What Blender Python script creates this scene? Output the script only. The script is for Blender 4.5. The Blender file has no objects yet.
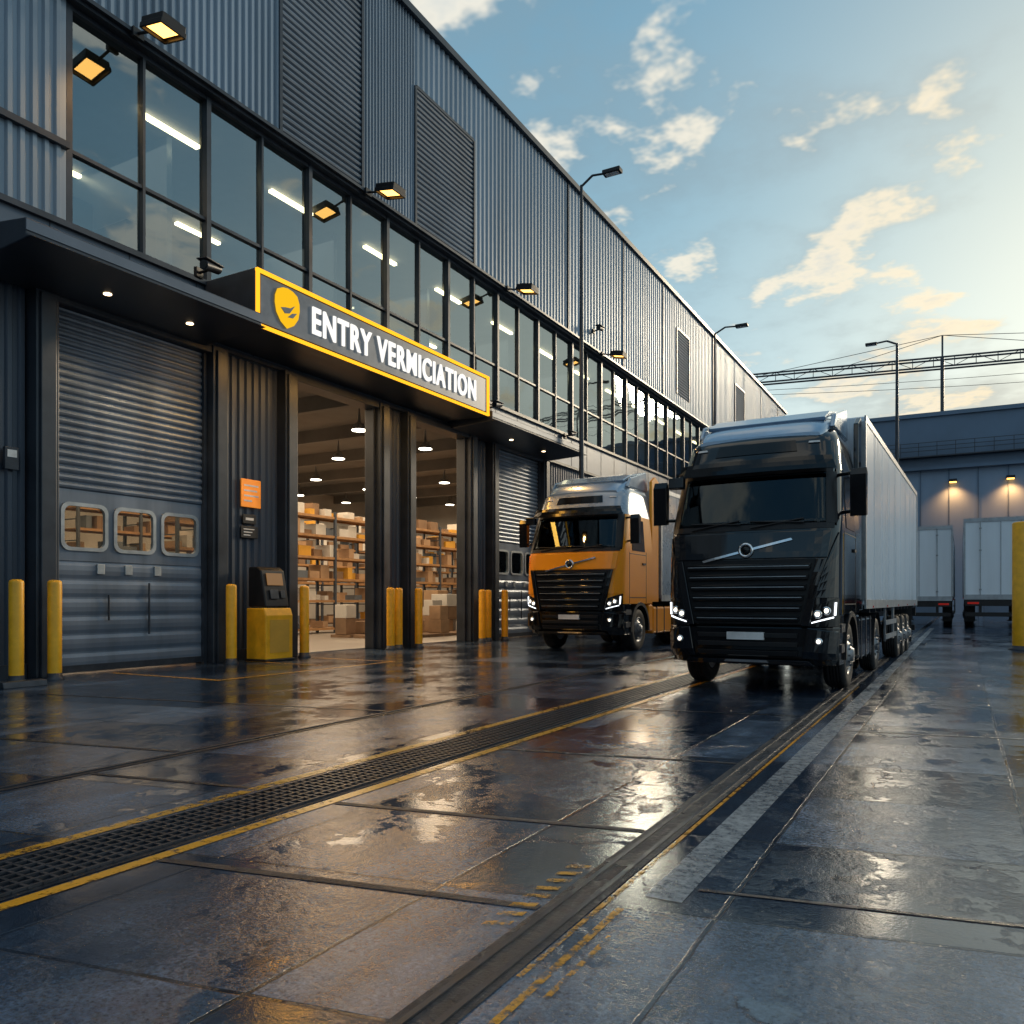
import bpy, math, random, bmesh
from mathutils import Vector, Matrix
random.seed(7)
R=math.radians
sc=bpy.context.scene
COL=sc.collection
# ---------------------------------------------------------------- node helpers
def nd(nt,typ,ins=None,**props):
    n=nt.nodes.new(typ)
    for k,v in props.items(): setattr(n,k,v)
    if ins:
        for k,v in ins.items():
            s=n.inputs[k]
            if isinstance(v,bpy.types.NodeSocket): nt.links.new(v,s)
            else: s.default_value=v
    return n
def ma(nt,op,a,b=0.0,c=None,clamp=False):
    n=nt.nodes.new('ShaderNodeMath'); n.operation=op; n.use_clamp=clamp
    for i,v in enumerate((a,b,c)):
        if v is None: continue
        if isinstance(v,bpy.types.NodeSocket): nt.links.new(v,n.inputs[i])
        else: n.inputs[i].default_value=v
    return n.outputs[0]
def mixc(nt,f,a,b,mode='MIX'):
    n=nt.nodes.new('ShaderNodeMix'); n.data_type='RGBA'; n.blend_type=mode
    for i,v in ((0,f),(6,a),(7,b)):
        if isinstance(v,bpy.types.NodeSocket): nt.links.new(v,n.inputs[i])
        else: n.inputs[i].default_value=(v if i==0 else (tuple(v)+(1,))[:4])
    return n.outputs[2]
def ramp(nt,f,stops,interp='LINEAR'):
    n=nt.nodes.new('ShaderNodeValToRGB'); cr=n.color_ramp; cr.interpolation=interp
    while len(cr.elements)>1: cr.elements.remove(cr.elements[-1])
    for i,(p,c) in enumerate(stops):
        if not isinstance(c,(tuple,list)): c=(c,c,c)
        e=cr.elements[0] if i==0 else cr.elements.new(p)
        e.position=p; e.color=(c[0],c[1],c[2],1)
    nt.links.new(f,n.inputs[0]); return n.outputs[0]
def newmat(name):
    m=bpy.data.materials.new(name); m.use_nodes=True; nt=m.node_tree; nt.nodes.clear()
    out=nt.nodes.new('ShaderNodeOutputMaterial'); return m,nt,out
def pm(name,col,rough=0.5,metal=0.0,var=0.25,scale=3.0,rvar=0.15,coat=0.0,bump=0.0,streak=False,emit=None,es=0.0,spec=0.5):
    m,nt,out=newmat(name)
    tc=nd(nt,'ShaderNodeTexCoord'); v=tc.outputs['Object']
    if streak: v=nd(nt,'ShaderNodeMapping',{'Vector':v,'Scale':(1,1,0.12)}).outputs[0]
    nz=nd(nt,'ShaderNodeTexNoise',{'Vector':v,'Scale':scale,'Detail':4.0,'Roughness':0.6}).outputs[0]
    dk=tuple(c*(1-var) for c in col); lt=tuple(min(1,c*(1+var)) for c in col)
    c=ramp(nt,nz,[(0.3,dk),(0.7,lt)])
    r=ma(nt,'MULTIPLY_ADD',nz,rvar,max(0.02,rough-rvar*0.5))
    ins={'Base Color':c,'Roughness':r,'Metallic':metal,'Coat Weight':coat,'Coat Roughness':0.03,'Specular IOR Level':spec}
    if emit: ins['Emission Color']=tuple(emit)+(1,); ins['Emission Strength']=es
    if bump>0:
        n2=nd(nt,'ShaderNodeTexNoise',{'Vector':tc.outputs['Object'],'Scale':scale*9,'Detail':3.0}).outputs[0]
        ins['Normal']=nd(nt,'ShaderNodeBump',{'Height':n2,'Strength':bump,'Distance':0.01}).outputs[0]
    b=nd(nt,'ShaderNodeBsdfPrincipled',ins)
    nt.links.new(b.outputs[0],out.inputs[0]); return m
def emis(name,col,s):
    m,nt,out=newmat(name)
    e=nd(nt,'ShaderNodeEmission',{'Color':tuple(col)+(1,),'Strength':s}); nt.links.new(e.outputs[0],out.inputs[0]); return m
def glass(name,tint,refl_ior=1.7,rough=0.02):
    m,nt,out=newmat(name)
    f=nd(nt,'ShaderNodeFresnel',{'IOR':refl_ior}).outputs[0]
    t=nd(nt,'ShaderNodeBsdfTransparent',{'Color':tuple(tint)+(1,)}).outputs[0]
    tc=nd(nt,'ShaderNodeTexCoord')
    nz=nd(nt,'ShaderNodeTexNoise',{'Vector':tc.outputs['Object'],'Scale':0.6,'Detail':1.0}).outputs[0]
    bp=nd(nt,'ShaderNodeBump',{'Height':nz,'Strength':0.12,'Distance':0.1}).outputs[0]
    g=nd(nt,'ShaderNodeBsdfGlossy',{'Color':(0.80,0.93,1,1),'Roughness':rough,'Normal':bp}).outputs[0]
    mx=nd(nt,'ShaderNodeMixShader',{0:f,1:t,2:g}); nt.links.new(mx.outputs[0],out.inputs[0]); return m
# ---------------------------------------------------------------- mesh helpers
def empty(name,loc=(0,0,0),rz=0,s=1):
    e=bpy.data.objects.new(name,None); e.location=loc; e.rotation_euler=(0,0,rz); e.scale=(s,s,s); COL.objects.link(e); return e
class MB:
    def __init__(s): s.v=[];s.f=[];s.sm=[]
    def add(s,vs,fs,smooth=False):
        o=len(s.v); s.v+= [tuple(x) for x in vs]; s.f+=[tuple(i+o for i in f) for f in fs]; s.sm+=[smooth]*len(fs); return s
    def box(s,x0,x1,y0,y1,z0,z1,M=None):
        vs=[Vector((x,y,z)) for x in (x0,x1) for y in (y0,y1) for z in (z0,z1)]
        if M is not None: vs=[M@v for v in vs]
        return s.add(vs,[(0,1,3,2),(4,6,7,5),(0,4,5,1),(2,3,7,6),(0,2,6,4),(1,5,7,3)])
    def cyl(s,p0,p1,r,seg=14,r2=None,caps=True):
        p0=Vector(p0);p1=Vector(p1);r2=r if r2 is None else r2
        d=(p1-p0).normalized(); a=d.orthogonal().normalized(); b=d.cross(a)
        vs=[]
        for p,rr in ((p0,r),(p1,r2)):
            for i in range(seg):
                t=2*math.pi*i/seg; vs.append(p+a*rr*math.cos(t)+b*rr*math.sin(t))
        s.add(vs,[(i,(i+1)%seg,seg+(i+1)%seg,seg+i) for i in range(seg)],True)
        if caps:
            s.add(vs[:seg],[tuple(range(seg))[::-1]]); s.add(vs[seg:],[tuple(range(seg))])
        return s
    def lathe(s,prof,c,axis='x',seg=32):
        vs=[]
        for r,a in prof:
            for i in range(seg):
                t=2*math.pi*i/seg; u,w=r*math.cos(t),r*math.sin(t)
                if axis=='x': vs.append((c[0]+a,c[1]+u,c[2]+w))
                elif axis=='z': vs.append((c[0]+u,c[1]+w,c[2]+a))
                else: vs.append((c[0]+w,c[1]+a,c[2]+u))
        fs=[]
        for j in range(len(prof)-1):
            for i in range(seg): fs.append((j*seg+i,j*seg+(i+1)%seg,(j+1)*seg+(i+1)%seg,(j+1)*seg+i))
        return s.add(vs,fs,True)
    def prism(s,poly,a0,a1,ax):
        def P(p,a):
            if ax=='x': return (a,p[0],p[1])
            if ax=='y': return (p[0],a,p[1])
            return (p[0],p[1],a)
        n=len(poly)
        vs=[P(p,a0) for p in poly]+[P(p,a1) for p in poly]
        fs=[(i,(i+1)%n,n+(i+1)%n,n+i) for i in range(n)]+[tuple(range(n))[::-1],tuple(range(n,2*n))]
        return s.add(vs,fs)
    def done(s,name,mat,parent=None,bevel=0,seg=2,loc=None,recalc=True):
        me=bpy.data.meshes.new(name); me.from_pydata(s.v,[],s.f)
        me.polygons.foreach_set('use_smooth',s.sm)
        me.materials.append(mat); me.update()
        if recalc:
            bm=bmesh.new(); bm.from_mesh(me); bmesh.ops.recalc_face_normals(bm,faces=bm.faces); bm.to_mesh(me); bm.free()
        o=bpy.data.objects.new(name,me); COL.objects.link(o)
        if parent: o.parent=parent
        if loc: o.location=loc
        if bevel>0:
            b=o.modifiers.new('bv','BEVEL'); b.width=bevel; b.segments=seg; b.limit_method='ANGLE'; b.angle_limit=R(40)
        return o
# ---------------------------------------------------------------- materials
M={}
M['wall']=pm('wall_dark_cladding',(0.055,0.070,0.098),0.42,0.2,0.3,0.8,0.2,streak=True)
M['frame']=pm('frame_charcoal',(0.030,0.038,0.052),0.38,0.2,0.3,1.5,0.2)
M['clad']=pm('upper_cladding_steel',(0.23,0.29,0.36),0.44,0.25,0.25,0.5,0.2,streak=True)
M['clad2']=pm('louvre_steel',(0.17,0.21,0.26),0.48,0.25,0.25,0.5,0.2)
M['fascia']=pm('fascia_grey',(0.10,0.125,0.165),0.4,0.3,0.2,0.6,0.2)
M['door']=pm('roller_shutter',(0.15,0.185,0.24),0.36,0.3,0.32,1.2,0.2,streak=True)
M['glass']=glass('window_glass',(0.42,0.54,0.62),3.0)
M['glassd']=glass('door_glass',(0.75,0.72,0.66),1.5)
M['glasst']=glass('truck_glass',(0.22,0.25,0.27),1.5)
M['yellow']=pm('yellow_paint',(0.90,0.42,0.015),0.38,0,0.18,4,0.2,bump=0.1)
M['black']=pm('black_plastic',(0.012,0.012,0.014),0.45,0,0.3,5,0.2,spec=0.35)
M['blackg']=pm('gloss_black',(0.005,0.006,0.008),0.10,0,0.4,3,0.05,spec=0.45)
M['rubber']=pm('tyre_rubber',(0.018,0.018,0.019),0.7,0,0.35,6,0.2,bump=0.3)
M['rim']=pm('wheel_rim',(0.20,0.21,0.23),0.38,0.85,0.3,6,0.2)
M['chrome']=pm('chrome',(0.75,0.76,0.78),0.15,1.0,0.08,5,0.08)
M['steel']=pm('galvanised_steel',(0.34,0.37,0.40),0.45,0.7,0.2,4,0.2)
M['dsteel']=pm('dark_steel',(0.034,0.040,0.052),0.42,0.3,0.35,6,0.25)
M['white']=pm('white_plate',(0.7,0.7,0.7),0.4)
M['paintk']=pm('truck_paint_black',(0.004,0.006,0.010),0.07,0.0,0.3,2,0.03,coat=0.3)
M['paintb']=pm('roof_paint_sky_reflection',(0.26,0.37,0.50),0.22,0.4,0.15,2,0.1,coat=0.6)  # blue sky reflection on the roof deflector, put into its base colour
M['painto']=pm('truck_paint_orange',(1.0,0.34,0.004),0.3,0.0,0.05,2,0.1,coat=0.4,spec=0.4)
M['paints']=pm('truck_paint_silver',(0.30,0.35,0.41),0.28,0.4,0.15,2,0.1,coat=0.6)
M['trailer']=pm('trailer_panel',(0.62,0.72,0.82),0.28,0.1,0.10,0.6,0.12,streak=True)
M['trailerw']=pm('trailer_panel_white',(0.74,0.80,0.86),0.4,0.0,0.12,0.8,0.15,streak=True)
M['led']=emis('led_white',(0.9,0.95,1),2.4)
M['ledw']=emis('led_warm',(1,0.90,0.74),3)
M['red']=pm('tail_lamp_red',(0.3,0.01,0.01),0.2,emit=(1,0.04,0.02),es=0.12)
M['neon']=emis('neon_amber',(1,0.43,0.02),1.7)
M['shield']=emis('shield_yellow',(1,0.55,0.015),1.0)
M['letters']=emis('letters_white',(1,0.97,0.9),1.15)
M['lamp']=emis('lamp_warm',(1,0.47,0.10),5)
M['lampc']=emis('downlight_warm',(1,0.72,0.42),8)
M['tube']=emis('ceiling_light',(1,0.88,0.68),12)
M['tubeo']=emis('office_light',(1,0.72,0.36),10)
M['signbg']=pm('sign_panel',(0.13,0.15,0.185),0.35,0.2,0.2,2)
M['orange']=pm('orange_sign',(0.8,0.25,0.02),0.4,emit=(1,0.3,0.02),es=0.35)
M['inwall']=pm('interior_wall',(0.50,0.48,0.45),0.8,0,0.15,0.5)
M['infloor']=pm('interior_floor',(0.27,0.25,0.23),0.35,0,0.2,0.7)
M['inceil']=pm('interior_ceiling',(0.15,0.145,0.14),0.8,0,0.2,0.7)
M['rack']=pm('rack_beam',(0.36,0.20,0.09),0.5,0.1)
M['rackb']=pm('rack_upright',(0.05,0.065,0.09),0.5,0.1)
M['card1']=pm('cardboard',(0.38,0.25,0.15),0.85,0,0.2,2)
M['card2']=pm('cardboard_dark',(0.22,0.14,0.085),0.85,0,0.2,2)
M['cardw']=pm('carton_white',(0.55,0.54,0.51),0.8,0,0.1,2)
M['cardg']=pm('crate_grey',(0.12,0.15,0.19),0.6,0,0.1,2)
M['cargo_y']=pm('carton_yellow',(0.62,0.33,0.04),0.7,0,0.1,2)
M['farwall']=pm('far_wall',(0.22,0.29,0.39),0.55,0.1,0.15,0.15,streak=True)
M['fartop']=pm('far_roof_band',(0.10,0.15,0.22),0.5,0.1,0.2,0.15)
M['plant']=pm('screen_face',(0.02,0.025,0.03),0.1,emit=(1,0.45,0.1),es=0.2)

def worn(name,col,thr=0.5,soft=0.06):
    m,nt,out=newmat(name)
    tc=nd(nt,'ShaderNodeNewGeometry'); p=tc.outputs['Position']
    n1=nd(nt,'ShaderNodeTexNoise',{'Vector':p,'Scale':14.0,'Detail':6.0,'Roughness':0.75}).outputs[0]
    n2=nd(nt,'ShaderNodeTexNoise',{'Vector':p,'Scale':0.9,'Detail':2.0}).outputs[0]
    w=ma(nt,'ADD',ma(nt,'MULTIPLY',n1,0.7),ma(nt,'MULTIPLY',n2,0.3))
    f=ramp(nt,w,[(thr-soft,1.0),(thr+soft,0.0)])
    c=ramp(nt,n1,[(0.3,tuple(x*0.6 for x in col)),(0.65,col)])
    b=nd(nt,'ShaderNodeBsdfPrincipled',{'Base Color':c,'Roughness':0.3}).outputs[0]
    t=nd(nt,'ShaderNodeBsdfTransparent').outputs[0]
    mx=nd(nt,'ShaderNodeMixShader',{0:f,1:t,2:b}); nt.links.new(mx.outputs[0],out.inputs[0]); return m
M['ymark']=worn('worn_yellow_marking',(0.85,0.40,0.02),0.55)
M['ymark2']=worn('faded_yellow_marking',(0.85,0.40,0.03),0.525)
M['wmark']=worn('worn_white_marking',(0.46,0.50,0.54),0.50,0.12)
SK=0.19
def ground_mat():
    m,nt,out=newmat('wet_concrete_slabs')
    g=nd(nt,'ShaderNodeNewGeometry'); p=g.outputs['Position']
    s=nd(nt,'ShaderNodeSeparateXYZ',{0:p}); x,y=s.outputs[0],s.outputs[1]
    n2n=nd(nt,'ShaderNodeTexNoise',{'Vector':p,'Scale':4.0,'Detail':7.0,'Roughness':0.72}); n2=n2n.outputs[0]
    ys=ma(nt,'ADD',ma(nt,'MULTIPLY_ADD',x,-SK,y),ma(nt,'MULTIPLY',n2,0.03))
    xs=ma(nt,'ADD',x,ma(nt,'MULTIPLY',n2,0.03))
    v=nd(nt,'ShaderNodeCombineXYZ',{0:ma(nt,'ADD',ys,1.3),1:ma(nt,'ADD',xs,40.6)}).outputs[0]
    br=nd(nt,'ShaderNodeTexBrick',{'Vector':v,'Color1':(0,0,0,1),'Color2':(1,1,1,1),'Mortar':(0.5,0.5,0.5,1),'Scale':1.0,'Mortar Size':0.013,'Mortar Smooth':0.3,'Brick Width':1.25,'Row Height':1.28},offset=0.0)
    slab=br.outputs['Color']; mort=br.outputs['Fac']
    n1=nd(nt,'ShaderNodeTexNoise',{'Vector':p,'Scale':0.5,'Detail':5.0,'Roughness':0.65}).outputs[0]
    n3=nd(nt,'ShaderNodeTexNoise',{'Vector':p,'Scale':48.0,'Detail':3.0,'Roughness':0.75}).outputs[0]
    st=nd(nt,'ShaderNodeMapping',{'Vector':p,'Scale':(3.5,0.16,1)}).outputs[0]
    n4=nd(nt,'ShaderNodeTexNoise',{'Vector':st,'Scale':1.0,'Detail':4.0,'Roughness':0.6}).outputs[0]
    sl=nd(nt,'ShaderNodeSeparateColor',{0:slab}).outputs[0]
    val=ma(nt,'ADD',ma(nt,'MULTIPLY',n1,0.34),ma(nt,'MULTIPLY',n2,0.38))
    val=ma(nt,'ADD',val,ma(nt,'MULTIPLY',n4,0.28))
    val=ma(nt,'ADD',val,ma(nt,'MULTIPLY',ma(nt,'SUBTRACT',sl,0.5),0.15))
    col=ramp(nt,val,[(0.36,(0.011,0.021,0.042)),(0.5,(0.038,0.064,0.108)),(0.64,(0.12,0.18,0.27))])
    sp=ramp(nt,n3,[(0.35,0.5),(0.65,1.5)])
    col=mixc(nt,1.0,col,sp,'MULTIPLY')
    vw=nd(nt,'ShaderNodeVectorMath',{0:p,1:nd(nt,'ShaderNodeVectorMath',{0:n2n.outputs['Color'],1:(0.7,0.7,0)},operation='MULTIPLY').outputs[0]},operation='ADD').outputs[0]
    vo=nd(nt,'ShaderNodeTexVoronoi',{'Vector':vw,'Scale':0.33},feature='DISTANCE_TO_EDGE').outputs['Distance']
    ck=ramp(nt,vo,[(0.0,1.0),(0.004,0.0)])
    ckm=ma(nt,'MULTIPLY',ck,ramp(nt,n1,[(0.48,0.0),(0.56,0.6)]))
    mort=ma(nt,'MULTIPLY',mort,ramp(nt,n4,[(0.35,0.35),(0.6,1.0)]))
    dark=ma(nt,'MAXIMUM',ckm,mort)
    col=mixc(nt,dark,col,(0.006,0.008,0.012))
    pit=ramp(nt,n3,[(0.25,1.0),(0.31,0.0)])
    col=mixc(nt,pit,col,(0.008,0.010,0.015))
    wn=nd(nt,'ShaderNodeTexNoise',{'Vector':nd(nt,'ShaderNodeMapping',{'Vector':p,'Location':(7,3,0),'Scale':(1,0.6,1)}).outputs[0],'Scale':1.0,'Detail':5.0,'Roughness':0.68}).outputs[0]
    wv=ma(nt,'ADD',ma(nt,'MULTIPLY',wn,0.60),ma(nt,'MULTIPLY',n2,0.40))
    wv=ma(nt,'SUBTRACT',wv,ma(nt,'MULTIPLY',ma(nt,'SUBTRACT',sl,0.5),0.10))
    wetf=nd(nt,'ShaderNodeSeparateColor',{0:ramp(nt,wv,[(0.43,0.0),(0.52,1.0)])}).outputs[0]
    col=mixc(nt,ma(nt,'MULTIPLY',wetf,0.55),col,(0.008,0.014,0.027))
    rdf=ma(nt,'MULTIPLY_ADD',n2,0.45,-0.03)
    rough=ma(nt,'ADD',ma(nt,'MULTIPLY',rdf,ma(nt,'SUBTRACT',1.0,wetf)),ma(nt,'MULTIPLY',wetf,0.07))
    h=ma(nt,'ADD',ma(nt,'MULTIPLY',n3,0.35),ma(nt,'MULTIPLY',n2,1.0))
    h=ma(nt,'MULTIPLY',h,ma(nt,'SUBTRACT',1.0,ma(nt,'MULTIPLY',wetf,0.70)))
    h=ma(nt,'SUBTRACT',h,ma(nt,'MULTIPLY',dark,1.3))
    bp=nd(nt,'ShaderNodeBump',{'Height':h,'Strength':0.7,'Distance':0.010}).outputs[0]
    b=nd(nt,'ShaderNodeBsdfPrincipled',{'Base Color':col,'Roughness':rough,'Normal':bp,'IOR':1.5,'Specular IOR Level':0.9})
    nt.links.new(b.outputs[0],out.inputs[0]); return m
M['ground']=ground_mat()
def patch_mat():
    m,nt,out=newmat('asphalt_channel')
    g=nd(nt,'ShaderNodeNewGeometry'); p=g.outputs['Position']
    n2=nd(nt,'ShaderNodeTexNoise',{'Vector':p,'Scale':14.0,'Detail':7.0,'Roughness':0.7}).outputs[0]
    n1=nd(nt,'ShaderNodeTexNoise',{'Vector':p,'Scale':1.4,'Detail':3.0}).outputs[0]
    col=ramp(nt,n2,[(0.3,(0.005,0.006,0.009)),(0.75,(0.024,0.031,0.045))])
    bp=nd(nt,'ShaderNodeBump',{'Height':n2,'Strength':0.8,'Distance':0.02}).outputs[0]
    rr=ramp(nt,n1,[(0.4,0.18),(0.6,0.5)])
    b=nd(nt,'ShaderNodeBsdfPrincipled',{'Base Color':col,'Roughness':rr,'Normal':bp})
    nt.links.new(b.outputs[0],out.inputs[0]); return m
M['chan']=patch_mat()

# ---------------------------------------------------------------- GROUND
MB().add([(-600,-300,0),(600,-300,0),(600,1200,0),(-600,1200,0)],[(0,1,2,3)]).done('ground',M['ground'])
def strip(mb,x0,x1,y0,y1,z,skew=0.0):
    mb.add([(x0,y0+skew*x0,z),(x1,y0+skew*x1,z),(x1,y1+skew*x1,z),(x0,y1+skew*x0,z)],[(0,1,2,3)])
dr=empty('drain_channel')
mb=MB(); strip(mb,-4.46,-3.88,-6,80,0.004); mb.done('channel_bed',M['chan'],dr)
mb=MB()
y=0.5
while y<40:
    mb.box(-4.42,-3.92,y,y+0.018,0.005,0.016); y+=0.075
for i in range(7):
    xx=-4.42+i*0.0800
    mb.box(xx,xx+0.016,0,60,0.005,0.019)
mb.done('grate_bars',M['dsteel'],dr)
rt=empty('ground_rail_channel')
mb=MB(); strip(mb,-1.66,-1.45,-6,80,0.004); strip(mb,-6.26,-6.12,-6,80,0.004); mb.done('channel_bed',M['chan'],rt)
mb=MB()
for x in (-1.62,-1.51,-6.21): mb.box(x,x+0.025,-6,80,0.005,0.013)
mb.done('rail_bars',M['dsteel'],rt)
mb=MB()
strip(mb,-3.75,-1.67,3.52,3.58,0.004,SK); strip(mb,-3.75,-1.67,4.9,4.96,0.004,SK)
strip(mb,-12,-6.3,6.1,6.15,0.004,SK); strip(mb,-6.1,-4.62,5.1,5.15,0.004,SK); strip(mb,-12,-6.3,9.2,9.25,0.004,SK)
strip(mb,-3.75,-1.67,7.2,7.25,0.004,SK); strip(mb,-3.75,-1.67,10.4,10.45,0.004,SK)
strip(mb,-1.10,6,4.0,4.03,0.004,SK)
strip(mb,-1.10,6,9.4,9.44,0.004,SK)
mb.done('cross_channels',M['chan'],rt)
mk=empty('road_marking')
mb=MB(); strip(mb,-4.60,-4.50,-6,60,0.0045); strip(mb,-3.85,-3.76,-6,60,0.0045)
strip(mb,-14.2,-11.3,9.6,9.72,0.0045); strip(mb,-11.3,-11.2,9.6,14.6,0.0045); strip(mb,-13.6,-11.3,14.5,14.6,0.0045)
strip(mb,-14.2,-11.9,12.9,13.0,0.0045)
mb.done('yellow_lines',M['ymark'],mk)
mb=MB()
strip(mb,-1.36,-1.325,2.2,3.4,0.0045); strip(mb,-1.28,-1.255,2.5,3.1,0.0045)
strip(mb,-1.44,-1.415,2.6,14,0.0045)
for i in range(8): strip(mb,-1.80,-1.69,3.75+i*0.12,3.80+i*0.12,0.0045,0.45)
mb.done('faded_yellow_lines',M['ymark2'],mk)
mb=MB(); strip(mb,-1.30,-1.12,3.6,45,0.0045)
mb.done('white_lines',M['wmark'],mk)
mb=MB(); mb.lathe([(0.0,0.008),(0.33,0.008),(0.36,0.004),(0.36,0.001)],(0.95,7.6,0),'z',36)
for i in range(-5,6): mb.box(0.95-0.28,0.95+0.28,7.6+i*0.05-0.01,7.6+i*0.05+0.01,0.008,0.013)
mb.done('manhole_cover',M['dsteel'])

# ---------------------------------------------------------------- MAIN WAREHOUSE
WH=empty('warehouse_building')
XW=-14.75
def corr(mb,y0,y1,z0,z1,x=XW,pitch=0.22,dep=0.05):
    ys=[];yy=y0
    pr=[(0,0),(0.35,0),(0.5,1),(0.85,1)]
    while yy<y1-1e-6:
        for a,b in pr:
            t=yy+a*pitch
            if t<=y1: ys.append((t,b))
        yy+=pitch
    ys.append((y1,0))
    vs=[];
    for t,b in ys: vs+=[(x+b*dep,t,z0),(x+b*dep,t,z1)]
    mb.add(vs,[(2*i,2*i+2,2*i+3,2*i+1) for i in range(len(ys)-1)])
def slats(mb,y0,y1,z0,z1,x=XW,pitch=0.1,dep=0.03):
    zs=[];z=z0
    while z<z1-1e-6:
        for a,b in ((0,0),(0.2,0.8),(0.45,1),(0.7,0.8),(0.9,0)):
            if z+a*pitch<=z1: zs.append((z+a*pitch,b))
        z+=pitch
    zs.append((z1,0)); vs=[]
    for t,b in zs: vs+=[(x+b*dep,y0,t),(x+b*dep,y1,t)]
    mb.add(vs,[(2*i,2*i+2,2*i+3,2*i+1) for i in range(len(zs)-1)])
YE=80
XB=-14.98
gaps=((-15,8.3),(12.66,14.4),(18.52,19.38),(23.32,24.38),(28.82,YE))
mb=MB()
for a,b in gaps: corr(mb,a,b,0.25,7.05)
mb.done('lower_wall_cladding',M['wall'],WH)
mb=MB()
for a,b in gaps:
    mb.box(XB,XW-0.01,a,b,0,7.05); mb.box(XW-0.01,XW+0.09,a,b,0.0,0.25)
mb.done('lower_wall_core',M['frame'],WH)
mb=MB()
ops=[(8.75,12.22),(14.82,18.08),(19.8,22.9),(24.8,28.4)]
for a,b in ops:
    mb.box(XB-0.02,-14.42,a-0.42,a,0,7.05); mb.box(XB-0.02,-14.42,b,b+0.42,0,7.05)
    mb.box(XB-0.02,-14.46,a,b,6.88,7.05)
    mb.box(-14.42,-14.36,a-0.36,a-0.08,0,6.95); mb.box(-14.42,-14.36,b+0.08,b+0.36,0,6.95)
mb.done('door_frames',M['frame'],WH,0.015)
mb=MB()
for a,b in ops:
    for t in (a+0.02,b-0.1): mb.box(-14.7,-14.6,t,t+0.08,0,6.88)
mb.done('door_guide_rails',M['frame'],WH)
def roller(a,b,nm):
    x=-14.72
    mb=MB(); slats(mb,a+0.05,b-0.05,3.5,6.88,x,0.15,0.055); slats(mb,a+0.05,b-0.05,0.06,2.15,x,0.35,0.03)
    mb.box(x-0.04,x+0.02,a+0.05,b-0.05,2.15,2.38); mb.box(x-0.04,x+0.02,a+0.05,b-0.05,3.22,3.5)
    w=(b-a)
    ws=[(a+0.12+i*(w-0.24)/3+0.10, a+0.12+(i+1)*(w-0.24)/3-0.10) for i in range(3)]
    ed=[a+0.05]+[q for p in ws for q in p]+[b-0.05]
    for i in range(0,len(ed),2): mb.box(x-0.04,x+0.02,ed[i],ed[i+1],2.38,3.22)
    mb.done(nm,M['door'],WH)
    g=MB(); fr=MB()
    for p,q in ws:
        g.box(x-0.015,x-0.005,p,q,2.38,3.22)
        def rr(p,q,z0,z1,r):
            o=[]
            for cx,cz,s in ((q-r,z1-r,0),(p+r,z1-r,90),(p+r,z0+r,180),(q-r,z0+r,270)):
                for k in range(5): t=R(s+k*22.5); o.append((cx+r*math.cos(t),cz+r*math.sin(t)))
            return o
        o1=rr(p-0.04,q+0.04,2.34,3.26,0.17); o2=rr(p+0.03,q-0.03,2.41,3.19,0.13); n=len(o1)
        vs=[(x+0.022,u,w_) for u,w_ in o1]+[(x+0.055,u,w_) for u,w_ in o1]+[(x+0.055,u,w_) for u,w_ in o2]+[(x-0.02,u,w_) for u,w_ in o2]
        fs=[]
        for k in range(3):
            for i in range(n): fs.append((k*n+i,k*n+(i+1)%n,(k+1)*n+(i+1)%n,(k+1)*n+i))
        fr.add(vs,fs)
    g.done(nm+'_glass',M['glassd'],WH); fr.done(nm+'_window_frames',M['steel'],WH)
    h=MB()
    for t in (a+0.9,a+1.5,b-1.3): h.box(x+0.02,x+0.06,t,t+0.16,1.9,2.1)
    h.done(nm+'_latches',M['steel'],WH,0.01)
    h=MB(); c=(a+b)/2+0.3
    h.cyl((x+0.07,c,0.7),(x+0.07,c,1.75),0.02); h.cyl((x+0.07,c-0.9,1.0),(x+0.07,c-0.9,1.5),0.02)
    h.box(x+0.03,x+0.06,a+0.08,b-0.08,0.03,0.16)
    h.done(nm+'_bars',M['dsteel'],WH)
roller(8.75,12.22,'roller_door'); roller(24.8,28.4,'roller_door_far')
mb=MB(); mb.box(-15.2,-14.62,-15,YE,7.05,8.45); mb.done('fascia_band',M['fascia'],WH)
mb=MB()
for i in range(0,58): mb.box(-14.62,-14.61,-14+i*1.62,-14+i*1.62+0.02,7.15,8.36)
mb.box(-14.62,-14.52,-15,YE,8.36,8.47); mb.box(-14.62,-14.55,-15,YE,7.05,7.15)
mb.done('fascia_trim',M['frame'],WH)
wy0=9.16; npan=27; pw=1.62; wy1=wy0+npan*pw
mb=MB()
for i in range(npan):
    # each pane sits with a very slightly different tilt, as real glazing does
    for za,zb in ((8.5,9.98),(9.98,12.75)):
        y0,y1=wy0+i*pw,wy0+(i+1)*pw
        t=random.uniform(-0.005,0.005); u=random.uniform(-0.005,0.005)
        mb.add([(-14.89-t,y0,za),(-14.89+t,y1,za),(-14.89+t+u,y1,zb),(-14.89-t+u,y0,zb)],[(0,1,2,3)])
mb.done('window_glazing',M['glass'],WH,recalc=False)
mb=MB()
for i in range(npan+1):
    w=0.06 if i%2==0 else 0.03; yy=wy0+i*pw
    mb.box(-14.95,-14.80+(0.03 if i%2==0 else 0),yy-w,yy+w,8.47,12.75)
mb.box(-14.95,-14.82,wy0,wy1,9.95,10.02); mb.box(-14.95,-14.76,wy0,wy1,8.47,8.56); mb.box(-14.95,-14.79,wy0,wy1,12.66,12.75)
mb.done('window_mullions',M['frame'],WH)
mb=MB(); mb.box(-15.2,-14.60,-15,YE,12.75,12.95); mb.box(-14.60,-14.50,-15,YE,12.82,12.90)
mb.done('window_head_ledge',M['frame'],WH)
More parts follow.
